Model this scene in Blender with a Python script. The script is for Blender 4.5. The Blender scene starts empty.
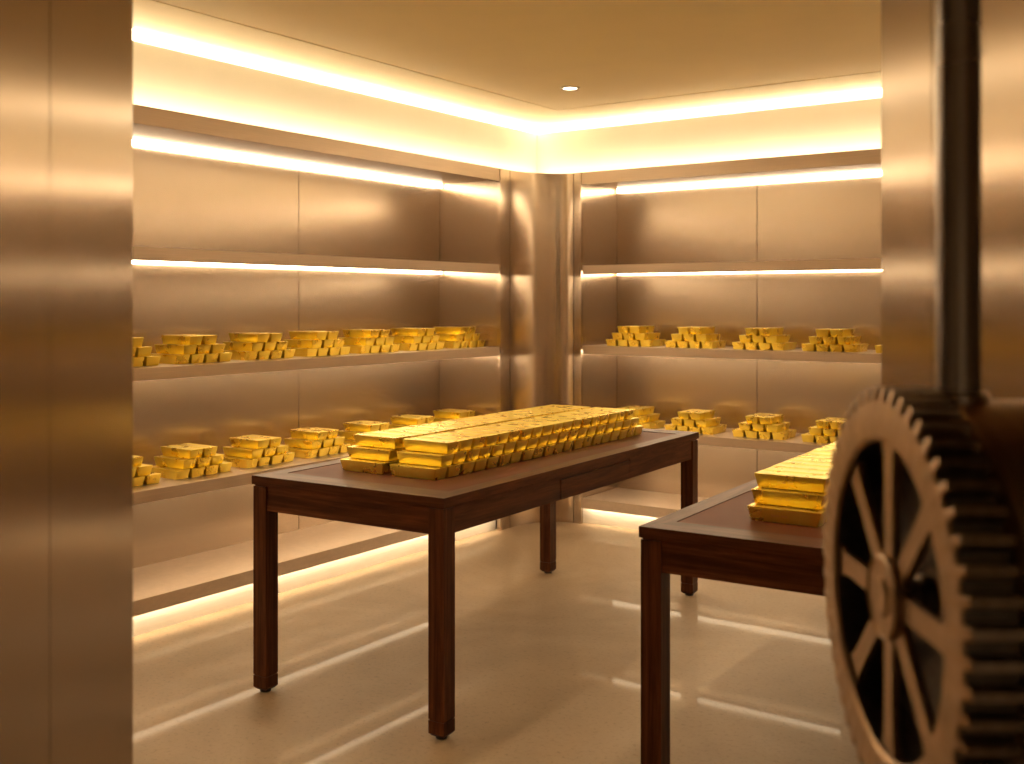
import bpy, bmesh, math, random
from mathutils import Vector, Matrix
random.seed(7)
S = bpy.context.scene
COL = S.collection
ANG = math.radians(34.8)          # plan angle between the room's long axis and the doorway's axis
CA, SA = math.cos(ANG), math.sin(ANG)

def dw(lat, dep, z=0.0):           # doorway plan (across, along, up) -> room plan
    return Vector((-SA*dep + CA*lat, CA*dep + SA*lat, z))

# ------------------------------------------------------------------ materials
def nodes(name):
    m = bpy.data.materials.new(name); m.use_nodes = True
    nt = m.node_tree; nt.nodes.clear()
    out = nt.nodes.new('ShaderNodeOutputMaterial')
    b = nt.nodes.new('ShaderNodeBsdfPrincipled')
    nt.links.new(b.outputs[0], out.inputs[0])
    return m, nt, b

def coords(nt, scale, rot=(0,0,0), kind='Object'):
    tc = nt.nodes.new('ShaderNodeTexCoord'); mp = nt.nodes.new('ShaderNodeMapping')
    mp.inputs['Scale'].default_value = scale; mp.inputs['Rotation'].default_value = rot
    nt.links.new(tc.outputs[kind], mp.inputs[0]); return mp.outputs[0]

def noise(nt, vec, scale, detail=4, rough=.5, dist=0):
    n = nt.nodes.new('ShaderNodeTexNoise')
    n.inputs['Scale'].default_value = scale; n.inputs['Detail'].default_value = detail
    n.inputs['Roughness'].default_value = rough; n.inputs['Distortion'].default_value = dist
    nt.links.new(vec, n.inputs['Vector']); return n.outputs[0]

def ramp(nt, fac, stops):
    r = nt.nodes.new('ShaderNodeValToRGB'); e = r.color_ramp.elements
    while len(e) < len(stops): e.new(.5)
    for el, (p, c) in zip(e, stops):
        el.position = p; el.color = (*c, 1) if len(c) == 3 else c
    nt.links.new(fac, r.inputs[0]); return r.outputs[0]

def maprange(nt, fac, a, b):
    r = nt.nodes.new('ShaderNodeMapRange'); r.inputs[1].default_value = .25; r.inputs[2].default_value = .75
    r.inputs[3].default_value = a; r.inputs[4].default_value = b
    nt.links.new(fac, r.inputs[0]); return r.outputs[0]

def bump(nt, b, h, strength, dist=.002):
    bp = nt.nodes.new('ShaderNodeBump'); bp.inputs['Strength'].default_value = strength
    bp.inputs['Distance'].default_value = dist
    nt.links.new(h, bp.inputs['Height']); nt.links.new(bp.outputs[0], b.inputs['Normal'])

def steel(name, col, rough, stretch, aniso=.0, rot=0., var=.12, metallic=1.0, cloud=True):
    """brushed steel; stretch = mapping scale that draws the brush lines"""
    m, nt, b = nodes(name)
    v = coords(nt, stretch); n = noise(nt, v, 1, 5, .65)
    lo = tuple(c*(1-var) for c in col); hi = tuple(min(1, c*(1+var)) for c in col)
    nt.links.new(ramp(nt, n, [(.3, lo), (.7, hi)]), b.inputs['Base Color'])
    v2 = coords(nt, (1.6, 1.6, 3.0)); n2 = noise(nt, v2, .8, 2, .5, .2)
    mx = nt.nodes.new('ShaderNodeMath'); mx.operation = 'ADD'
    mx.inputs[0].default_value = rough
    nt.links.new(maprange(nt, n2, -.015, .02), mx.inputs[1])
    nt.links.new(mx.outputs[0], b.inputs['Roughness'])
    b.inputs['Metallic'].default_value = metallic
    if aniso:
        b.inputs['Anisotropic'].default_value = aniso
        b.inputs['Anisotropic Rotation'].default_value = rot
        c = nt.nodes.new('ShaderNodeCombineXYZ'); c.inputs[0].default_value = .06; c.inputs[1].default_value = .04; c.inputs[2].default_value = 1
        nt.links.new(c.outputs[0], b.inputs['Tangent'])
    return m

STEEL_C = (.50, .395, .295)
M = {}
M['panel_y'] = steel('brushed_steel_left_wall', STEEL_C, .25, (4, 1.2, 160), .6, .25, .035, .82)
M['panel_x'] = steel('brushed_steel_back_wall', STEEL_C, .25, (1.2, 4, 160), .6, .25, .035, .82)
M['column'] = steel('brushed_steel_column', STEEL_C, .21, (60, 60, .5), .4, .0, .005, .95)
M['jamb'] = steel('brushed_steel_jamb', (.33, .245, .165), .22, (140, 140, .6), .75, .25, .03)
M['shelf'] = steel('satin_steel_shelf', (.62, .51, .40), .38, (30, 30, 60), .0, 0, .06, .7)
M['fascia'] = steel('steel_fascia', (.60, .47, .35), .36, (4, 4, 220), .3, .25, .06, .6)
M['kick'] = steel('steel_kick', (.80, .76, .67), .5, (4, 4, 100), 0, 0, .05, .2)
M['seam'] = steel('seam_steel', (.10, .07, .05), .5, (30, 30, 30), 0)
M['dark_steel'] = steel('dark_oiled_steel', (.34, .30, .27), .27, (60, 60, 6), .3, .25, .2, .75)
M['grey_steel'] = steel('grey_machined_steel', (.42, .37, .34), .28, (80, 80, 5), .0, .25, .2)
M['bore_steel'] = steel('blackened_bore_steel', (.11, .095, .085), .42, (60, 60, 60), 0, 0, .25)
M['gear_face'] = steel('bronzed_gear_steel', (.42, .285, .175), .42, (24, 24, 24), 0, 0, .22)
M['tooth'] = steel('dark_tooth_steel', (.33, .28, .24), .33, (90, 40, 40), 0, 0, .25)
M['drum'] = steel('bronze_drum_steel', (.40, .30, .22), .34, (60, 6, 6), .3, 0, .15)

def plaster(name, col, rough=.75):
    m, nt, b = nodes(name)
    n = noise(nt, coords(nt, (1, 1, 1)), 3.0, 5)
    nt.links.new(ramp(nt, n, [(.3, tuple(c*.96 for c in col)), (.7, col)]), b.inputs['Base Color'])
    b.inputs['Roughness'].default_value = rough
    n2 = noise(nt, coords(nt, (1, 1, 1)), 90, 3); bump(nt, b, n2, .08, .001)
    return m
M['plaster'] = plaster('cream_plaster', (.87, .84, .73))
M['ceiling'] = plaster('warm_ceiling_paint', (.97, .87, .62), .6)
M['outer'] = plaster('vestibule_plaster', (.80, .70, .56))

def concrete():
    m, nt, b = nodes('polished_concrete')
    big = noise(nt, coords(nt, (1, 1, 1)), 1.1, 6, .6, .6)
    fine = noise(nt, coords(nt, (1, 1, 1)), 60, 6, .7)
    c1 = ramp(nt, big, [(.25, (.245, .17, .102)), (.5, (.335, .24, .148)), (.75, (.41, .30, .19))])
    c2 = ramp(nt, fine, [(.30, (.55, .52, .48)), (.45, (.95, .95, .95)), (.6, (1, 1, 1)), (.75, (1.0, .98, .93))])
    mix = nt.nodes.new('ShaderNodeMix'); mix.data_type = 'RGBA'; mix.blend_type = 'MULTIPLY'
    mix.inputs[0].default_value = .7
    nt.links.new(c1, mix.inputs[6]); nt.links.new(c2, mix.inputs[7])
    # sparse little pits
    vo = nt.nodes.new('ShaderNodeTexVoronoi'); vo.inputs['Scale'].default_value = 70
    nt.links.new(coords(nt, (1, 1, 1)), vo.inputs['Vector'])
    pit = ramp(nt, vo.outputs['Distance'], [(.05, (.35, .30, .25)), (.10, (1, 1, 1))])
    area = noise(nt, coords(nt, (1, 1, 1)), 2.3, 3)
    am = nt.nodes.new('ShaderNodeMapRange'); am.inputs[1].default_value = .52; am.inputs[2].default_value = .62
    nt.links.new(area, am.inputs[0])
    mix2 = nt.nodes.new('ShaderNodeMix'); mix2.data_type = 'RGBA'; mix2.blend_type = 'MULTIPLY'
    nt.links.new(am.outputs[0], mix2.inputs[0])
    nt.links.new(mix.outputs[2], mix2.inputs[6]); nt.links.new(pit, mix2.inputs[7])
    nt.links.new(mix2.outputs[2], b.inputs['Base Color'])
    nt.links.new(maprange(nt, big, .58, .50), b.inputs['Roughness'])
    b.inputs['Specular IOR Level'].default_value = .3; b.inputs['Coat Weight'].default_value = .065; b.inputs['Coat Roughness'].default_value = .03
    b.inputs['Coat IOR'].default_value = 1.55
    wav = noise(nt, coords(nt, (1, 1, 1)), 5, 3)
    bump(nt, b, wav, .10, .004)
    return m
M['concrete'] = concrete()

def wood(name, sc, rot=0):
    m, nt, b = nodes(name)
    v = coords(nt, sc)
    n = noise(nt, v, 1, 6, .62, 1.2)
    n2 = noise(nt, coords(nt, tuple(s*6 for s in sc)), 1, 4, .7, .2)
    c1 = ramp(nt, n, [(.28, (.024, .0075, .003)), (.45, (.060, .019, .0075)), (.58, (.095, .031, .012)), (.75, (.15, .052, .020))])
    c2 = ramp(nt, n2, [(.35, (.62, .58, .55)), (.55, (1, 1, 1))])
    mix = nt.nodes.new('ShaderNodeMix'); mix.data_type = 'RGBA'; mix.blend_type = 'MULTIPLY'; mix.inputs[0].default_value = .8
    nt.links.new(c1, mix.inputs[6]); nt.links.new(c2, mix.inputs[7])
    nt.links.new(mix.outputs[2], b.inputs['Base Color'])
    nt.links.new(maprange(nt, n, .42, .34), b.inputs['Roughness'])
    b.inputs['Specular IOR Level'].default_value = .1; b.inputs['Specular Tint'].default_value = (.95, .62, .38, 1)
    bump(nt, b, n2, .12, .001)
    return m
M['wood_x'] = wood('walnut_across', (1.4, 22, 22))
M['wood_y'] = wood('walnut_along', (22, 1.4, 22))
M['wood_z'] = wood('walnut_upright', (24, 24, 1.3))
def leather():
    m, nt, b = nodes('oxblood_leather')
    n = noise(nt, coords(nt, (1, 1, 1)), 6, 5)
    nt.links.new(ramp(nt, n, [(.3, (.085, .023, .010)), (.7, (.115, .034, .015))]), b.inputs['Base Color'])
    b.inputs['Roughness'].default_value = .55; b.inputs['Specular IOR Level'].default_value = .15; b.inputs['Specular Tint'].default_value = (.95, .62, .40, 1)
    f = noise(nt, coords(nt, (1, 1, 1)), 420, 3); bump(nt, b, f, .15, .0006)
    return m
M['leather'] = leather()
def flat(name, col, rough, metal=0):
    m, nt, b = nodes(name)
    n = noise(nt, coords(nt, (1, 1, 1)), 40, 3)
    nt.links.new(ramp(nt, n, [(.3, tuple(c*.85 for c in col)), (.7, col)]), b.inputs['Base Color'])
    b.inputs['Roughness'].default_value = rough; b.inputs['Metallic'].default_value = metal
    return m
M['glide'] = flat('black_glide', (.03, .025, .02), .5)
M['ring'] = flat('white_trim_ring', (.75, .66, .52), .4)

def gold(name, c_lo, c_hi, r0, r1):
    m, nt, b = nodes(name)
    oi = nt.nodes.new('ShaderNodeObjectInfo')
    add = nt.nodes.new('ShaderNodeVectorMath'); add.operation = 'ADD'
    tc = nt.nodes.new('ShaderNodeTexCoord')
    sc = nt.nodes.new('ShaderNodeVectorMath'); sc.operation = 'SCALE'; sc.inputs[3].default_value = 40
    nt.links.new(oi.outputs['Random'], sc.inputs[0])
    nt.links.new(tc.outputs['Object'], add.inputs[0]); nt.links.new(sc.outputs[0], add.inputs[1])
    n = noise(nt, add.outputs[0], 16, 3, .5, .2)
    f = noise(nt, add.outputs[0], 90, 2, .5)
    nt.links.new(ramp(nt, n, [(.3, c_lo), (.7, c_hi)]), b.inputs['Base Color'])
    nt.links.new(maprange(nt, n, r0, r1), b.inputs['Roughness'])
    b.inputs['Metallic'].default_value = .9
    mx = nt.nodes.new('ShaderNodeMath'); mx.operation = 'MULTIPLY_ADD'; mx.inputs[1].default_value = .08
    nt.links.new(f, mx.inputs[0]); nt.links.new(n, mx.inputs[2])
    bump(nt, b, mx.outputs[0], .03, .0007)
    return m
M['gold'] = gold('cast_gold', (1.0, .725, .09), (1.0, .845, .165), .23, .36)
M['stamp'] = gold('stamped_gold', (1.0, .70, .22), (1.0, .78, .30), .3, .4)

def glow(name, col, s):
    m, nt, b = nodes(name)
    b.inputs['Base Color'].default_value = (.8, .8, .8, 1)
    b.inputs['Emission Color'].default_value = (*col, 1); b.inputs['Emission Strength'].default_value = s
    return m
LED = (1.0, .80, .53)
M['led'] = glow('led_shelf', LED, 20.0)
M['led_kick'] = glow('led_plinth', LED, 25.0)
M['led_up'] = glow('led_valance', LED, 25.0)
M['led_added'] = glow('led_added_ledge', LED, 60.0)
M['led_top'] = glow('led_cornice', (1.0, .84, .60), 6.5)
M['lens'] = glow('downlight_lens', (1.0, .86, .62), 14.0)

# ------------------------------------------------------------------ mesh helpers
def box(bm, x0, x1, y0, y1, z0, z1, mi=0):
    v = [bm.verts.new((x, y, z)) for x in (x0, x1) for y in (y0, y1) for z in (z0, z1)]
    fs = [(0,1,3,2), (4,6,7,5), (0,4,5,1), (2,3,7,6), (0,2,6,4), (1,5,7,3)]
    out = []
    for f in fs:
        fc = bm.faces.new([v[i] for i in f]); fc.material_index = mi; out.append(fc)
    return v

def cyl(bm, c, r, h, axis='z', n=48, r2=None, mi=0):
    """closed cylinder from c along +axis by h"""
    r2 = r if r2 is None else r2
    def P(a, rr, t):
        u, w = rr*math.cos(a), rr*math.sin(a)
        if axis == 'z': return (c[0]+u, c[1]+w, c[2]+t)
        if axis == 'x': return (c[0]+t, c[1]+u, c[2]+w)
        return (c[0]+w, c[1]+t, c[2]+u)
    a = [bm.verts.new(P(2*math.pi*i/n, r, 0)) for i in range(n)]
    b = [bm.verts.new(P(2*math.pi*i/n, r2, h)) for i in range(n)]
    for i in range(n):
        j = (i+1) % n
        f = bm.faces.new((a[i], a[j], b[j], b[i])); f.smooth = True; f.material_index = mi
    f = bm.faces.new(list(reversed(a))); f.material_index = mi
    f = bm.faces.new(b); f.material_index = mi

def lathe(bm, prof, c=(0,0,0), axis='z', n=48, closed=True):
    """profile of (radius, height) revolved"""
    rings = []
    for r, t in prof:
        ring = []
        for i in range(n):
            a = 2*math.pi*i/n; u, w = r*math.cos(a), r*math.sin(a)
            p = (c[0]+u, c[1]+w, c[2]+t) if axis == 'z' else (c[0]+t, c[1]+u, c[2]+w)
            ring.append(bm.verts.new(p))
        rings.append(ring)
    m = len(rings)
    for k in range(m if closed else m-1):
        A, B = rings[k], rings[(k+1) % m]
        for i in range(n):
            j = (i+1) % n
            f = bm.faces.new((A[i], A[j], B[j], B[i])); f.smooth = True

def build(name, bm, mats, parent=None, loc=(0,0,0), rz=0, bevel=0, seg=2, smooth_angle=None):
    if bevel:
        es = [e for e in bm.edges if len(e.link_faces) == 2 and e.calc_face_angle(0) > .5]
        bmesh.ops.bevel(bm, geom=es, offset=bevel, segments=seg, affect='EDGES', profile=.5, clamp_overlap=True)
    bmesh.ops.recalc_face_normals(bm, faces=bm.faces[:])
    me = bpy.data.meshes.new(name); bm.to_mesh(me); bm.free()
    for m in (mats if isinstance(mats, (list, tuple)) else [mats]): me.materials.append(m)
    if smooth_angle is not None:
        for p in me.polygons: p.use_smooth = True
        me.set_sharp_from_angle(angle=math.radians(smooth_angle))
    o = bpy.data.objects.new(name, me); COL.objects.link(o)
    o.location = loc; o.rotation_euler = (0, 0, rz)
    if parent: o.parent = parent
    return o

def tag(o, label=None, cat=None, group=None, kind=None):
    if label: o['label'] = label
    if cat: o['category'] = cat
    if group: o['group'] = group
    if kind: o['kind'] = kind
    return o

def empty(name, loc=(0,0,0), rz=0):
    o = bpy.data.objects.new(name, None); COL.objects.link(o)
    o.empty_display_size = .1; o.location = loc; o.rotation_euler = (0, 0, rz); return o

def struct(name, bm, m, label=None, **k):
    o = build(name, bm, m, **k)
    return tag(o, label, None, None, 'structure')

# ------------------------------------------------------------------ room constants
XF, XB = -3.75, -4.21        # left niche: front plane, back plane
YF, YB = 5.72, 6.17          # back niche
YE, XE = 5.27, -3.456        # where each niche stops beside the curved corner column
XU, YU = -3.85, 5.82         # plaster band above the shelving
Y0 = -.44                    # left wall begins (entrance wall)
X1 = .90                     # right wall
ZC = 2.504                   # ceiling
ZV0, ZV1 = 2.095, 2.17       # valance
SH = dict(A=(1.54, 1.595), B=(1.05, 1.10), C=(.55, .60))
ZD0, ZD1 = .098, .160        # plinth
RC = .25
DN, DF = .72, 1.756          # doorway wall, near and far face

# floor / ceiling
bm = bmesh.new(); box(bm, -5.0, 4.2, -4.6, 6.6, -.12, 0)
struct('floor', bm, M['concrete'], 'polished warm grey concrete floor of the vault')
bm = bmesh.new()
BR = .42                                              # flat border; the field inside it steps up a little
box(bm, -5.0, XU+BR, -4.6, 6.6, ZC, ZC+.10); box(bm, XU+BR, 4.2, YU-BR, 6.6, ZC, ZC+.10)
box(bm, XU+BR, 4.2, -4.6, YU-BR, ZC+.003, ZC+.10)
struct('ceiling', bm, M['ceiling'], 'warm cream painted ceiling with a shallow stepped border')

# left wall: seamed back panels of the niche, end return, plaster band
def panels_y(bm, x, ys, z0, z1, t=.012, gap=.0045):
    for a, b in zip(ys, ys[1:]): box(bm, x-t, x, a+gap/2, b-gap/2, z0, z1)
def panels_x(bm, y, xs, z0, z1, t=.012, gap=.0045):
    for a, b in zip(xs, xs[1:]): box(bm, a+gap/2, b-gap/2, y, y+t, z0, z1)
bm = bmesh.new(); panels_y(bm, XB, [Y0-.9, .47, 1.67, 2.87, 4.07, YE], ZD1, ZV0+.005)
wl = struct('wall_left', bm, M['panel_y'], 'brushed steel panelled left wall behind the shelves', bevel=.0012, seg=1)
bm = bmesh.new(); box(bm, XB-.05, XB-.0125, Y0-.9, YE+.3, 0, ZC)
b1 = build('backing', bm, M['seam'], parent=wl)
bm = bmesh.new(); box(bm, XB, XF-.001, YE, YE+.012, ZD1, ZV0+.005)
build('end_panel', bm, M['panel_x'], parent=wl, bevel=.0012, seg=1)
bm = bmesh.new(); box(bm, XB, XU, Y0-.9, YU+.05, ZV0+.02, ZC+.01)
build('plaster_band', bm, M['plaster'], parent=wl)

bm = bmesh.new(); panels_x(bm, YB, [XE, -2.495, -1.535, -.575, .385, X1], ZD1, ZV0+.005)
wb = struct('wall_back', bm, M['panel_x'], 'brushed steel panelled back wall behind the shelves', bevel=.0012, seg=1)
bm = bmesh.new(); box(bm, XE-.3, X1+.05, YB+.0125, YB+.05, 0, ZC)
build('backing', bm, M['seam'], parent=wb)
bm = bmesh.new(); box(bm, XE-.012, XE, YF+.001, YB, ZD1, ZV0+.005)
build('end_panel', bm, M['panel_y'], parent=wb, bevel=.0012, seg=1)
bm = bmesh.new(); box(bm, XU-.05, X1+.05, YU, YB, ZV0+.02, ZC+.01)
build('plaster_band', bm, M['plaster'], parent=wb)

bm = bmesh.new(); box(bm, X1, X1+.1, 2.35, 6.3, 0, ZC+.01)
struct('wall_right', bm, M['panel_y'], 'plain brushed steel side wall of the vault')

# curved corner column (concave sheet with flat lips)
def column():
    bm = bmesh.new()
    cx, cy = XF+.24, YF-.345
    path = [(XF, YE+.018)]
    path += [(XF, YE+.018+(cy-YE-.018)*k/2) for k in (1, 2)]
    for k in range(1, 25):
        a = math.pi - (math.pi/2)*k/24
        path.append((cx+.24*math.cos(a), cy+.345*math.sin(a)))
    path.append((XE-.018, YF))
    for i, (p, q) in enumerate(zip(path, path[1:])):
        pass
    back = [(XF-.02, YE+.018), (XF-.02, YF+.02), (XE-.018, YF+.02)]
    top, bot = [], []
    for (x, y) in path + back[::-1]:
        bot.append(bm.verts.new((x, y, 0))); top.append(bm.verts.new((x, y, ZV1)))
    n = len(top)
    for i in range(n):
        j = (i+1) % n
        bm.faces.new((bot[i], bot[j], top[j], top[i]))
    bm.faces.new(top); bm.faces.new(bot[::-1])
    o = struct('wall_corner', bm, M['column'], 'concave brushed steel corner panel between the two shelf walls', smooth_angle=25)
    # seam beads and edge trims
    bm = bmesh.new()
    box(bm, XF-.02, XF+.004, YE-.002, YE+.016, 0, ZV1)
    box(bm, XE-.016, XE+.002, YF-.004, YF+.02, 0, ZV1)
    build('edge_trim', bm, M['column'], parent=o, bevel=.001, seg=1)
    bm = bmesh.new()
    box(bm, XF-.004, XF+.0012, cy-.0015, cy+.0015, 0, ZV1)
    box(bm, cx-.0015, cx+.0015, YF-.0012, YF+.004, 0, ZV1)
    build('seam', bm, M['seam'], parent=o)
column()

# valances with their soffits
bm = bmesh.new()
box(bm, XF-.015, XF, Y0, YE-.004, ZV0, ZV1)
box(bm, XB, XF-.015, Y0, YE, ZV0+.005, ZV0+.022)
t = struct('trim_1', bm, M['fascia'], 'brushed steel valance over the left shelves', bevel=.001, seg=1)
bm = bmesh.new(); box(bm, XB+.020, XB+.034, Y0+.1, YE-.02, ZV0-.017, ZV0+.005)
build('light_strip', bm, M['led'], parent=t)
bm = bmesh.new(); box(bm, XF-.035, XF-.018, Y0, YE+.03, ZV0+.054, ZV0+.064)
build('uplight_strip', bm, M['led_up'], parent=t)
bm = bmesh.new()
box(bm, XE+.004, X1, YF, YF+.015, ZV0, ZV1)
box(bm, XE, X1, YF+.015, YB, ZV0+.005, ZV0+.022)
t = struct('trim_2', bm, M['fascia'], 'brushed steel valance over the back shelves', bevel=.001, seg=1)
bm = bmesh.new(); box(bm, XE+.02, X1-.05, YB-.034, YB-.020, ZV0-.017, ZV0+.005)
build('light_strip', bm, M['led'], parent=t)
bm = bmesh.new(); box(bm, XE-.02, X1, YF+.018, YF+.035, ZV0+.054, ZV0+.064)
build('uplight_strip', bm, M['led_up'], parent=t)
# ledge and strip following the corner curve
bm = bmesh.new()
box(bm, XB, XF-.021, YE+.0, YU, ZV0+.005, ZV0+.022); box(bm, XF-.021, XE, YF+.021, YU, ZV0+.005, ZV0+.022)
t = struct('trim_3', bm, M['fascia'], 'steel ledge behind the curved corner panel')
bm = bmesh.new()
box(bm, XF-.04, XF-.024, YE+.04, YF+.03, ZV0+.054, ZV0+.064); box(bm, XF-.023, XE-.03, YF+.024, YF+.04, ZV0+.054, ZV0+.064)
build('uplight_strip', bm, M['led_up'], parent=t)

# cornice light profiles at the ceiling
bm = bmesh.new(); box(bm, XU, XU+.003, Y0-.4, YU, ZC-.048, ZC-.001)
tag(build('cornice_light', bm, M['led_top']), 'bright continuous light strip at the ceiling above the left wall', 'light strip', 'cornice light strips')
bm = bmesh.new(); box(bm, XU+.0035, X1, YU-.003, YU, ZC-.048, ZC-.001)
tag(build('cornice_light', bm, M['led_top']), 'bright continuous light strip at the ceiling above the back wall', 'light strip', 'cornice light strips')

bm = bmesh.new(); box(bm, X1-.003, X1, 3.0, YU-.004, ZC-.048, ZC-.001)
tag(build('cornice_light', bm, M['led_top']), 'bright continuous light strip at the ceiling above the plain side wall', 'light strip', 'cornice light strips')
bm = bmesh.new(); box(bm, -2.2, 2.2, DF, DF+.003, ZC-.048, ZC-.001)
tag(build('cornice_light', bm, M['led_top'], rz=ANG), 'bright continuous light strip at the ceiling over the doorway wall', 'light strip', 'cornice light strips')

# unseen ledges added on the other two walls, their uplights brightening the ceiling
bm = bmesh.new(); box(bm, X1-.10, X1, 3.0, YF-.01, ZV0, ZV0+.022); box(bm, X1-.10, X1-.085, 3.0, YF-.01, ZV0+.022, ZV1)
t = struct('trim_5', bm, M['fascia'], 'added steel ledge with unseen uplight on the plain side wall')
bm = bmesh.new(); box(bm, X1-.08, X1-.06, 3.05, YF-.05, ZV0+.054, ZV0+.064)
build('uplight_strip', bm, M['led_added'], parent=t)
bm = bmesh.new(); box(bm, -2.3, 2.2, DF, DF+.10, ZV0+.125, ZV0+.147); box(bm, -2.3, 2.2, DF+.085, DF+.10, ZV0+.147, ZV1+.125)
t = struct('trim_6', bm, M['fascia'], 'added steel ledge with unseen uplight over the doorway', rz=ANG)
bm = bmesh.new(); box(bm, -2.2, 2.15, DF+.06, DF+.08, ZV0+.15, ZV0+.16)
build('uplight_strip', bm, M['led_added'], parent=t)

# shelves
def shelf(side, key, words, grp):
    z0, z1 = SH[key]
    if side == 'left':
        r = empty('steel_shelf', (XB, (Y0+YE)/2, z0)); L0, L1 = Y0-(Y0+YE)/2, YE-.004-(Y0+YE)/2
        bm = bmesh.new(); box(bm, .002, XF-XB-.012, L0, L1, .025, z1-z0)
        build('board', bm, M['shelf'], parent=r, bevel=.001, seg=1)
        bm = bmesh.new(); box(bm, XF-XB-.012, XF-XB+.006, L0, L1-.012, 0, z1-z0)
        build('fascia', bm, M['fascia'], parent=r, bevel=.0012, seg=1)
        g = .020 if key == 'A' else .085
        bm = bmesh.new(); box(bm, g, g+.014, L0+.1, L1-.02, .003, .025)
        build('light_strip', bm, M['led'], parent=r)
    else:
        r = empty('steel_shelf', ((XE+X1)/2, YB, z0)); L0, L1 = XE+.004-(XE+X1)/2, X1-(XE+X1)/2
        D = YB-YF
        bm = bmesh.new(); box(bm, L0, L1, -D+.012, -.002, .025, z1-z0)
        build('board', bm, M['shelf'], parent=r, bevel=.001, seg=1)
        bm = bmesh.new(); box(bm, L0+.012, L1, -D-.006, -D+.012, 0, z1-z0)
        build('fascia', bm, M['fascia'], parent=r, bevel=.0012, seg=1)
        g = .020 if key == 'A' else .085
        bm = bmesh.new(); box(bm, L0+.02, L1-.05, -g-.014, -g, .003, .025)
        build('light_strip', bm, M['led'], parent=r)
    tag(r, words, 'shelf', grp)
shelf('left', 'A', 'empty topmost steel shelf on the left wall, lit beneath', 'steel shelves on the left wall')
shelf('left', 'B', 'upper steel shelf of gold bar piles on the left wall', 'steel shelves on the left wall')
shelf('left', 'C', 'lower steel shelf of gold bar piles on the left wall', 'steel shelves on the left wall')
shelf('back', 'A', 'empty topmost steel shelf on the back wall, lit beneath', 'steel shelves on the back wall')
shelf('back', 'B', 'upper steel shelf of gold bar piles on the back wall', 'steel shelves on the back wall')
shelf('back', 'C', 'lower steel shelf of gold bar piles on the back wall', 'steel shelves on the back wall')
# plinths
for side in ('left', 'back'):
    if side == 'left':
        r = empty('steel_plinth', (XB, (Y0+YE)/2, 0)); c = (Y0+YE)/2
        bm = bmesh.new(); box(bm, .0, XF-XB+.004, Y0-c, YE-c-.004, ZD1-.03, ZD1); box(bm, XF-XB-.012, XF-XB+.004, Y0-c, YE-c-.004, ZD0, ZD1-.03)
        build('top', bm, M['shelf'], parent=r, bevel=.001, seg=1)
        bm = bmesh.new(); box(bm, .0, XF-XB-.045, Y0-c, YE-c+.018, .0, ZD1-.032)
        build('kick_board', bm, M['kick'], parent=r)
        bm = bmesh.new(); box(bm, XF-XB-.032, XF-XB-.014, Y0-c+.1, YE-c-.01, ZD1-.042, ZD1-.031)
        build('light_strip', bm, M['led_kick'], parent=r)
        tag(r, 'low empty steel plinth along the left wall, lit underneath', 'plinth', 'steel plinths')
    else:
        r = empty('steel_plinth', ((XE+X1)/2, YB, 0)); c = (XE+X1)/2; D = YB-YF
        bm = bmesh.new(); box(bm, XE-c+.004, X1-c, -D-.004, 0, ZD1-.03, ZD1); box(bm, XE-c+.004, X1-c, -D-.004, -D+.012, ZD0, ZD1-.03)
        build('top', bm, M['shelf'], parent=r, bevel=.001, seg=1)
        bm = bmesh.new(); box(bm, XE-c-.018, X1-c, -D+.045, 0, 0, ZD1-.032)
        build('kick_board', bm, M['kick'], parent=r)
        bm = bmesh.new(); box(bm, XE-c+.01, X1-c-.05, -D+.014, -D+.032, ZD1-.042, ZD1-.031)
        build('light_strip', bm, M['led_kick'], parent=r)
        tag(r, 'low empty steel plinth along the back wall, lit underneath', 'plinth', 'steel plinths')

# ------------------------------------------------------------------ entrance (thick vault wall round the doorway)
def jamb(name, l0, l1, face, seams, label):
    bm = bmesh.new(); s = .010
    a, b = (l0, l1-s) if face == l1 else (l0+s, l1)
    box(bm, a, b, DN, DF-s, 0, ZC+.01)
    o = struct(name, bm, M['seam'], label, rz=ANG)
    bm = bmesh.new()
    cuts = [DN] + seams + [DF]
    for p, q in zip(cuts, cuts[1:]):
        p2, q2 = p+.0012, q-.0012
        if face == l1: box(bm, l1-s, l1, p2, q2, 0, ZC)
        else: box(bm, l0, l0+s, p2, q2, 0, ZC)
    build('cladding', bm, M['jamb'], parent=o, bevel=.0018, seg=2)
    bm = bmesh.new(); w = (l0, l1-.012) if face == l1 else (l0+.012, l1)
    box(bm, w[0], w[1], DF-s, DF, 0, ZC)
    build('room_side', bm, M['panel_x'], parent=o)
    return o
jamb('wall_entrance_left', -4.6, -.616, -.616, [1.44], 'thick brushed steel doorway jamb on the left edge')
jamb('wall_entrance_right', .600, 2.75, .600, [1.545], 'thick brushed steel doorway jamb behind the gear wheel')
bm = bmesh.new(); box(bm, -.616, .600, DN, DF, 2.22, ZC+.01)
struct('trim_4', bm, M['jamb'], 'brushed steel lintel over the doorway', rz=ANG)
for nm, (a, b, c, d) in dict(wall_vestibule_left=(-1.9, -1.8, -2.6, DN), wall_vestibule_right=(1.8, 1.9, -2.6, DN), wall_vestibule_rear=(-1.9, 1.9, -2.7, -2.6)).items():
    bm = bmesh.new(); box(bm, a, b, c, d, 0, ZC+.01)
    struct(nm, bm, M['outer'], 'plain plaster wall outside the vault', rz=ANG)

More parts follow.
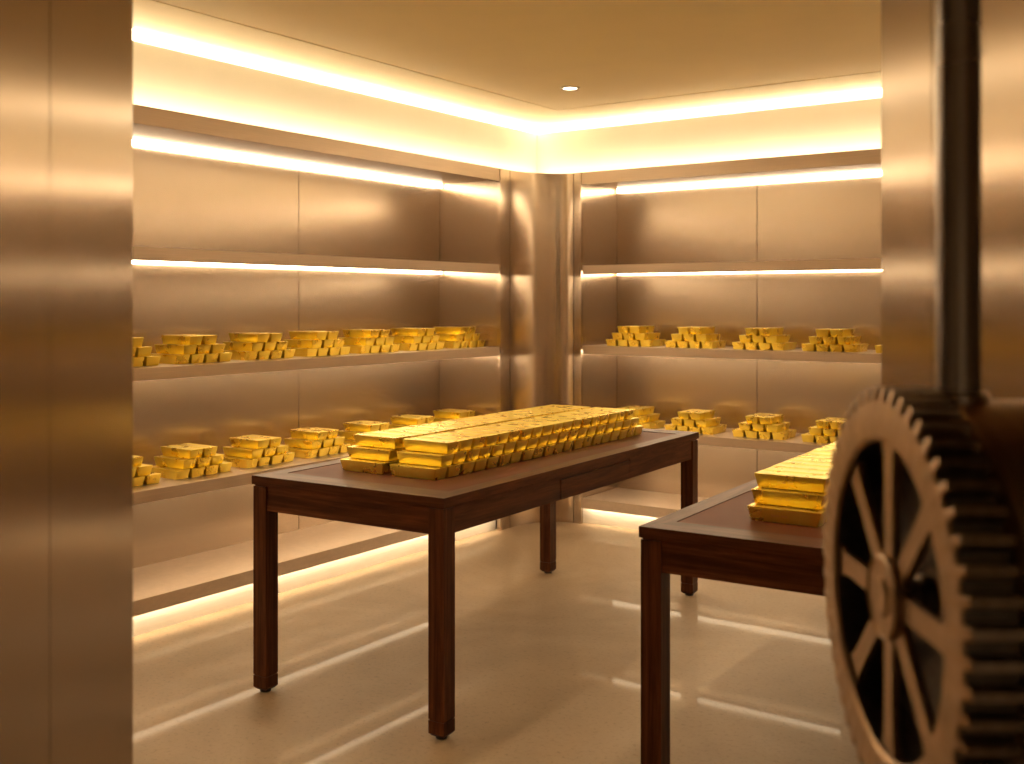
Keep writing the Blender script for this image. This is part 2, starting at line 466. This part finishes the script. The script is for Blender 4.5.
# ------------------------------------------------------------------ downlights
def downlight(x, y, z, label, power, size=.034, group=None, spot=1.9, shadow=.05):
    r = empty('ceiling_downlight', (x, y, z)); tag(r, label, 'downlight', group)
    bm = bmesh.new(); lathe(bm, [(.036, -.001), (.037, -.005), (.046, -.006), (.052, -.003), (.053, 0), (.036, 0)], n=40)
    build('trim_ring', bm, M['ring'], parent=r)
    bm = bmesh.new(); cyl(bm, (0, 0, -.003), .036, .003, n=40)
    build('lens', bm, M['lens'], parent=r)
    ld = bpy.data.lights.new('downlight_lamp', 'SPOT'); ld.energy = power; ld.color = (1.0, .82, .57)
    ld.spot_size = spot; ld.spot_blend = .85; ld.shadow_soft_size = shadow
    lo = bpy.data.objects.new('lamp', ld); COL.objects.link(lo); lo.parent = r; lo.location = (0, 0, -.05)
    return r
ZI = ZC+.003
downlight(-3.02, 4.885, ZI, 'small round recessed downlight in the ceiling before the corner', 40, group='ceiling downlights')
for (x, y) in ((-2.45, 3.05), (-1.0, 3.1), (-1.05, 4.2)):
    downlight(x, y, ZI, 'small round recessed downlight in the vault ceiling above the tables', 34, group='ceiling downlights', spot=1.4)
for (l, d) in ((.35, -1.9), (-.35, -.7)):  # unseen lamps added outside to light the gear, rod and rear wall
    p = dw(l, d); downlight(p.x, p.y, ZI, 'unseen small round downlight added outside the vault doorway', 50, group='added vestibule downlights')

# ------------------------------------------------------------------ tables
TW, TL, TH = .835, 2.03, .76
def table(cx, cy, rz, label):
    t = empty('walnut_table', (cx, cy, 0), rz); tag(t, label, 'table', 'long walnut tables')
    w, l = TW/2, TL/2
    # top frame with mitred border around the leather
    bx, by, th = .062, .112, .030
    bm = bmesh.new()
    z0, z1 = TH-th, TH
    O = [(-w,-l),(w,-l),(w,l),(-w,l)]; I = [(-w+bx,-l+by),(w-bx,-l+by),(w-bx,l-by),(-w+bx,l-by)]
    def ring(z, P): return [bm.verts.new((x, y, z)) for x, y in P]
    ot, it, ob, ib = ring(z1, O), ring(z1, I), ring(z0, O), ring(z0, I)
    for i in range(4):
        j = (i+1) % 4
        for f, in (((ot[i], ot[j], it[j], it[i]),), ((ob[j], ob[i], ib[i], ib[j]),), ((ob[i], ob[j], ot[j], ot[i]),), ((it[i], it[j], ib[j], ib[i]),)):
            fc = bm.faces.new(f); fc.material_index = i % 2
    es = [e for e in bm.edges if e.calc_face_angle(0) > .5]
    bmesh.ops.bevel(bm, geom=es, offset=.0025, segments=2, affect='EDGES', profile=.5)
    build('tabletop', bm, [M['wood_x'], M['wood_y']], parent=t)
    bm = bmesh.new(); box(bm, -w+bx, w-bx, -l+by, l-by, z0+.002, z1-.002)
    build('leather_inlay', bm, M['leather'], parent=t, bevel=.0015)
    # legs
    s, ins = .060, .004
    leg0 = None
    for (sx, sy) in ((-1,-1),(1,-1),(1,1),(-1,1)):
        x, y = sx*(w-ins-s/2), sy*(l-ins-s/2)
        if leg0 is None:
            bm = bmesh.new(); box(bm, -s/2, s/2, -s/2, s/2, .062, TH-th-.006)
            leg_me = build('leg', bm, M['wood_z'], parent=t, bevel=.003)
            bm = bmesh.new()
            box(bm, -s/2+.003, s/2-.003, -s/2+.003, s/2-.003, .058, .062)
            box(bm, -s/2, s/2, -s/2, s/2, .018, .058)
            v = box(bm, -s/2, s/2, -s/2, s/2, .009, .018)
            for q in v:
                if q.co.z < .012: q.co.x *= .72; q.co.y *= .72
            foot = build('foot', bm, M['wood_z'], parent=leg_me, bevel=.0015)
            bm = bmesh.new(); cyl(bm, (0,0,0), .019, .012, n=24)
            gl = build('glide', bm, M['glide'], parent=leg_me)
            leg_me.location = (x, y, 0); leg0 = (leg_me, foot, gl)
        else:
            a = leg0[0].copy(); COL.objects.link(a); a.location = (x, y, 0)
            for c in leg0[1:]:
                d = c.copy(); COL.objects.link(d); d.parent = a
    # top block between leg and tabletop (shadow gap)
    za, zb = .640, TH-th-.004
    ai = ins+.006
    for sy in (-1, 1):                                   # end aprons
        y = sy*(l-ai-.010)
        bm = bmesh.new(); box(bm, -w+ins+s, w-ins-s, y-.010, y+.010, za, zb)
        build('end_apron', bm, M['wood_x'], parent=t, bevel=.0015)
    y0, y1 = -l+ins+s, l-ins-s; d0, d1 = -l+.745, -l+1.318
    bm = bmesh.new(); x = w-ai-.010
    box(bm, x-.010, x+.010, y0, d0-.002, za, zb); box(bm, x-.010, x+.010, d1+.0035, y1, za, zb)
    box(bm, x-.010, x+.010, d0-.002, d1+.002, zb-.010, zb)
    build('side_apron', bm, M['wood_y'], parent=t, bevel=.0012, seg=1)
    bm = bmesh.new(); box(bm, x-.010, x+.0115, d0+.0015, d1-.0015, za, zb-.0125)
    dr = build('drawer', bm, M['wood_y'], parent=t, bevel=.0015)
    bm = bmesh.new(); box(bm, x-.36, x-.012, d0+.02, d1-.02, za+.008, zb-.018)
    build('drawer_box', bm, M['wood_y'], parent=dr)
    bm = bmesh.new(); box(bm, -x-.010, -x+.010, y0, y1, za, zb)
    build('side_apron', bm, M['wood_y'], parent=t, bevel=.0012, seg=1)
    bm = bmesh.new()
    for yy in (d0-.03, d1+.03): box(bm, -x+.011, x-.011, yy-.012, yy+.012, za+.02, zb-.002)
    box(bm, -w+ins+.004, w-ins-.004, -l+ins+.004, l-ins-.004, zb-.002, TH-th)
    build('underframe', bm, M['wood_x'], parent=t)
    return t
def table_at(nx, ny, deg, right, label):
    a = math.radians(deg); u = Vector((math.cos(a), math.sin(a))); v = Vector((-math.sin(a), math.cos(a)))
    c = Vector((nx, ny)) + (-1 if right else 1)*TW/2*u + TL/2*v
    return table(c.x, c.y, a, label)
table_at(-2.086, 2.632, 2.4, True, 'long walnut table carrying two rows of stacked gold bars, fully seen')
table_at(-1.394, 2.61, 2.5, False, 'long walnut table partly hidden by the big gear wheel')

# ------------------------------------------------------------------ gold bars
BLT, BLB, BWT, BWB, BH = .208, .188, .0728, .0618, .0405
def bar_mesh(seed):
    """a cast bar, wider face up: rounded rectangular rings lofted from base to rim, then a slightly sunken pour surface"""
    rnd = random.Random(seed)
    bm = bmesh.new()
    jx, jy = rnd.uniform(-.001, .001), rnd.uniform(-.0006, .0006)
    def ring(hx, hy, z, rad):
        P = []
        for q, (sx, sy) in enumerate(((1, 1), (-1, 1), (-1, -1), (1, -1))):
            cx, cy = sx*(hx-rad), sy*(hy-rad)
            for k in range(5):
                a = (q + k/4)*math.pi/2
                P.append(bm.verts.new((cx+rad*math.cos(a), cy+rad*math.sin(a), z)))
        return P
    T = lambda t: ((BLB+(BLT-BLB)*t)/2 + (jx if t > .5 else 0), (BWB+(BWT-BWB)*t)/2 + (jy if t > .5 else 0))
    rs = []
    x, y = T(0); rs.append(ring(x-.0020, y-.0020, 0, .002)); rs.append(ring(x-.0004, y-.0004, .0006, .003)); 
    x, y = T(.06); rs.append(ring(x, y, .0024, .0034))
    x, y = T(.94); rs.append(ring(x, y, BH-.0024, .0034))
    x, y = T(1); rs.append(ring(x-.0003, y-.0003, BH-.0007, .0032)); rs.append(ring(x-.0018, y-.0018, BH, .003))
    rs.append(ring(x-.0034, y-.0034, BH-.0002, .003)); rs.append(ring(x-.0080, y-.0080, BH-.0014, .003)); rs.append(ring(x-.02, y-.018, BH-.0018, .003))
    n = len(rs[0])
    for A, B in zip(rs, rs[1:]):
        for k in range(n):
            m = (k+1) % n; bm.faces.new((A[k], A[m], B[m], B[k]))
    bm.faces.new(rs[0][::-1]); bm.faces.new(rs[-1])
    bmesh.ops.recalc_face_normals(bm, faces=bm.faces[:])
    me = bpy.data.meshes.new('gold_bar'); bm.to_mesh(me); bm.free()
    for p in me.polygons: p.use_smooth = True
    me.set_sharp_from_angle(angle=math.radians(38))
    me.materials.append(M['gold'])
    return me
BARS = [bar_mesh(k) for k in range(5)]
ORD = ['first', 'second', 'third', 'fourth', 'fifth', 'sixth', 'seventh', 'eighth', 'ninth', 'tenth', 'eleventh', 'twelfth',
       'thirteenth', 'fourteenth', 'fifteenth', 'sixteenth', 'seventeenth', 'eighteenth', 'nineteenth', 'twentieth']
def bar(x, y, z, rz, label, group):
    o = bpy.data.objects.new('gold_bar', random.choice(BARS)); COL.objects.link(o)
    o.location = (x, y, z); o.rotation_euler = (0, 0, rz + random.choice((0, math.pi)) + math.radians(random.uniform(-.7, .7)))
    return tag(o, label, 'gold bar', group)
LAY = ('bottom', 'middle', 'top')
def pile(x, y, z, along, which, shelfname, first_side, cnt=9):
    """nine bars 4-3-2; (x, y) is the low front corner of the run"""
    P = .0785
    for L in range(3):
        n = 4-L
        for i in range(n):
            off = .0376 + L*P/2 + i*P
            j = random.uniform(-.003, .003)
            order = ORD[i]
            sidew = 'from the left'
            lab = '%s bar of the %s layer, %s gold pile on the %s' % (order, LAY[L], which, shelfname)
            if along == 'y': bar(x-BLB/2+j-L*.004, y+off, z+L*BH, 0, lab, 'gold bars on the '+shelfname)
            else: bar(x+off, y+BLB/2+j+L*.004, z+L*BH, math.pi/2, lab, 'gold bars on the '+shelfname)
for nm, key in (('left upper shelf', 'B'), ('left lower shelf', 'C')):
    for k in range(7):
        pile(-3.858, 2.62+.3885*k-.007, SH[key][1], 'y', ORD[k], nm, 'left')
for nm, key in (('back upper shelf', 'B'), ('back lower shelf', 'C')):
    xs = [-3.325, -2.922, -2.495, -2.088, -1.690][:5 if key == 'B' else 4]
    for k, x in enumerate(xs):
        pile(x, 5.80, SH[key][1], 'x', ORD[k], nm, 'left')

hid = []
def row(x0, y0, deg, who, grp, keep):
    a = math.radians(deg); u = Vector((math.cos(a), math.sin(a))); v = Vector((-math.sin(a), math.cos(a)))
    P = .0787
    for L in range(3):
        for i in range(20-L):
            p = Vector((x0, y0)) + v*(BWB/2 + L*P/2 + i*P) + u*(random.uniform(-.0025, .0025) - L*.003)
            z = TH-.002 + L*BH
            if keep(L, i): bar(p.x, p.y, z, a, '%s bar from the near end, %s layer, %s' % (ORD[i], LAY[L], who), grp)
            else: hid.append((p.x, p.y, z, a))
row(-2.4235, 2.886, 1.1, 'right row on the fully seen table', 'gold bars on the fully seen table', lambda L, i: True)
row(-2.6565, 2.880, 1.1, 'left row on the fully seen table', 'gold bars on the fully seen table', lambda L, i: L == 2 or i == 0)
row(-1.088, 2.876, 2.3, 'row on the table behind the gear', 'gold bars on the table behind the gear',
    lambda L, i: (L == 2 and i < 13) or (L < 2 and i < 3-0*L))
bm = bmesh.new()
for (x, y, z, a) in hid:
    tmp = bmesh.new(); tmp.from_mesh(BARS[0]); tmp.transform(Matrix.Translation((x, y, z)) @ Matrix.Rotation(a, 4, 'Z'))
    me = bpy.data.meshes.new('t'); tmp.to_mesh(me); tmp.free(); bm.from_mesh(me); bpy.data.meshes.remove(me)
tag(build('gold_bars', bm, M['gold'], smooth_angle=38), 'remaining inner and far gold bars filling out both table stacks', 'gold bars', None, 'stuff')

# worn, unreadable foundry stamp strokes on the front of the three nearest bars of that row
def stamp(o, side, n, x0, wid):
    rnd = random.Random(n); bm = bmesh.new(); x = x0
    for k in range(n):
        w = rnd.uniform(.0022, .0045); z0 = .016+rnd.uniform(0, .001); z1 = .0235-rnd.uniform(0, .0015)
        y0 = BWB/2+(BWT-BWB)/2*(z0/BH); y1 = BWB/2+(BWT-BWB)/2*(z1/BH)
        vs = [bm.verts.new((a, -(y+e), z)) for a in (x, x+w*.55) for (y, z) in ((y0, z0), (y1, z1)) for e in (-.0004, .0010)]
        for f in ((0,1,3,2), (4,6,7,5), (0,4,5,1), (2,3,7,6), (0,2,6,4), (1,5,7,3)): bm.faces.new([vs[q] for q in f])
        x += w + (.006 if k == n//2 else .0012)
    c = build('stamp', bm, M['stamp'], parent=o)
    if side: c.rotation_euler = (0, 0, math.pi)
a23 = math.radians(2.3)
for o in [q for q in COL.objects if q.get('group') == 'gold bars on the table behind the gear' and q['label'].startswith('first bar')]:
    stamp(o, abs(o.rotation_euler.z - a23) > 1.5, 9, -.035, .05)
# ------------------------------------------------------------------ gear, drum and rod at the doorway
G, DC, ZG = .400, 1.172, 1.050
RT, RR, RI, GT = .2275, .2130, .168, .052
base = dw(G, DC, ZG)
gear = empty('gear_wheel', base, ANG); tag(gear, 'large bronzed spoked gear wheel mounted on the right jamb', 'gear')
def gear_rim():
    bm = bmesh.new(); NT = 52
    pts = []
    for k in range(NT):
        a0 = 2*math.pi*k/NT; st = 2*math.pi/NT
        for f, r in ((-.25, RR), (-.19, RT-.003), (-.15, RT), (.15, RT), (.19, RT-.003), (.25, RR)):
            pts.append((a0+f*st, r))
        pts.append((a0+.5*st, RR-.0015))
    n = len(pts)
    def R(x, rs): return [bm.verts.new((x, r*math.cos(a), r*math.sin(a))) for (a, r) in rs]
    inner = [(a, RI) for a, r in pts]; innb = [(a, RI-.0) for a, r in pts]
    face_o = [(a, RR-.001+(r-RR)*.35) for a, r in pts]; rim_i = [(a, RI+.004) for a, r in pts]
    fi, fo, so, sb, bi, ii = R(.0, rim_i), R(.0, face_o), R(.003, pts), R(GT, pts), R(GT, inner), R(.004, inner)
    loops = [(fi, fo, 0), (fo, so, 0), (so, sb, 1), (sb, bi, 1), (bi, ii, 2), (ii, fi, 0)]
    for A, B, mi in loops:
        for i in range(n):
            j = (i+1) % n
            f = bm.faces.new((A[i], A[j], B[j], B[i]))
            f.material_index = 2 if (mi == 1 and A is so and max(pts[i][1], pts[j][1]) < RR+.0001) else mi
    return bm
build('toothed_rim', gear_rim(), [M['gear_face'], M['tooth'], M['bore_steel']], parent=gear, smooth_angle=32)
def spoke_bm():
    bm = bmesh.new()
    r0, r1 = .030, RI+.002
    prof = [(r0, .0165), (.06, .0125), (.12, .0120), (.150, .0135), (r1, .020)]
    for x0, x1 in ((.008, .017),):
        A = [];
        for r, h in prof: A.append([bm.verts.new((x, s*h, r)) for x, s in ((x0, -1), (x0, 1), (x1, 1), (x1, -1))])
        for P, Q in zip(A, A[1:]):
            for i in range(4): bm.faces.new((P[i], P[(i+1) % 4], Q[(i+1) % 4], Q[i]))
        bm.faces.new(A[0]); bm.faces.new(A[-1][::-1])
    return bm
sp = build('spoke', spoke_bm(), M['gear_face'], parent=gear, bevel=.002)
for k in range(1, 8):
    c = sp.copy(); COL.objects.link(c); c.rotation_euler = (k*math.pi/4, 0, 0)
bm = bmesh.new(); lathe(bm, [(.0, -.002), (.020, -.002), (.022, .0015), (.041, .0015), (.043, -.001), (.046, .001), (.046, .018), (.0, .018)], axis='x', n=48, closed=False)
hub = build('hub', bm, M['gear_face'], parent=gear, smooth_angle=35)
bm = bmesh.new(); lathe(bm, [(.0, .0185), (.021, .0185), (.021, .030), (.018, .032), (.018, .040), (.024, .042), (.024, GT+.002), (.0, GT+.002)], axis='x', n=40, closed=False)
build('axle', bm, M['grey_steel'], parent=gear, smooth_angle=35)

drum = empty('winding_drum', dw(G+GT+.004, DC, ZG), ANG); tag(drum, 'dark bronze steel drum between the gear wheel and the jamb', 'drum')
DWD = .600-(G+GT+.004)
bm = bmesh.new(); lathe(bm, [(.0, 0), (.195, 0), (.205, .004), (.2135, .012), (.2135, DWD-.030), (.205, DWD-.028), (.205, DWD), (.0, DWD)], axis='x', n=96, closed=False)
build('shell', bm, M['drum'], parent=drum, smooth_angle=30)
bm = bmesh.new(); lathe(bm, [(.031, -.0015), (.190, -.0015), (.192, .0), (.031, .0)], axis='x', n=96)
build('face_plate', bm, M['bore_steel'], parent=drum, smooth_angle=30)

rod = empty('steel_rod', dw(.484, DC, ZG+.2115), ANG); tag(rod, 'dark vertical steel rod rising above the gear wheel', 'rod')
top = 2.22-(ZG+.2115)
bm = bmesh.new(); cyl(bm, (0, 0, 0), .0235, top, n=48)
build('shaft', bm, M['dark_steel'], parent=rod, smooth_angle=30)
bm = bmesh.new(); lathe(bm, [(.0236, 0), (.031, 0), (.0315, .003), (.0315, .008), (.029, .011), (.0236, .011)], n=48)
build('collar', bm, M['grey_steel'], parent=rod, smooth_angle=30)

# ------------------------------------------------------------------ world, camera, colour
W = bpy.data.worlds.new('World'); S.world = W; W.use_nodes = True
W.node_tree.nodes['Background'].inputs[0].default_value = (.10, .07, .045, 1)
W.node_tree.nodes['Background'].inputs[1].default_value = .3
cd = bpy.data.cameras.new('camera'); cam = bpy.data.objects.new('camera', cd); COL.objects.link(cam)
cam.location = (0, 0, 1.37); cam.rotation_euler = (math.pi/2, 0, ANG)
cd.sensor_width = 36; cd.lens = 36*1080/1024; cd.shift_y = -80/1024; cd.clip_start = .05
cd.dof.use_dof = True; cd.dof.focus_distance = 4.0; cd.dof.aperture_fstop = 3.4
S.camera = cam
S.view_settings.view_transform = 'Standard'; S.view_settings.look = 'None'
S.view_settings.gamma = 1; S.view_settings.use_curve_mapping = False
S.view_settings.exposure = .05
S.cycles.max_bounces = 10; S.cycles.diffuse_bounces = 5; S.cycles.glossy_bounces = 6
S.cycles.sample_clamp_indirect = 4.0; S.cycles.use_denoising = True
S.cycles.caustics_reflective = True
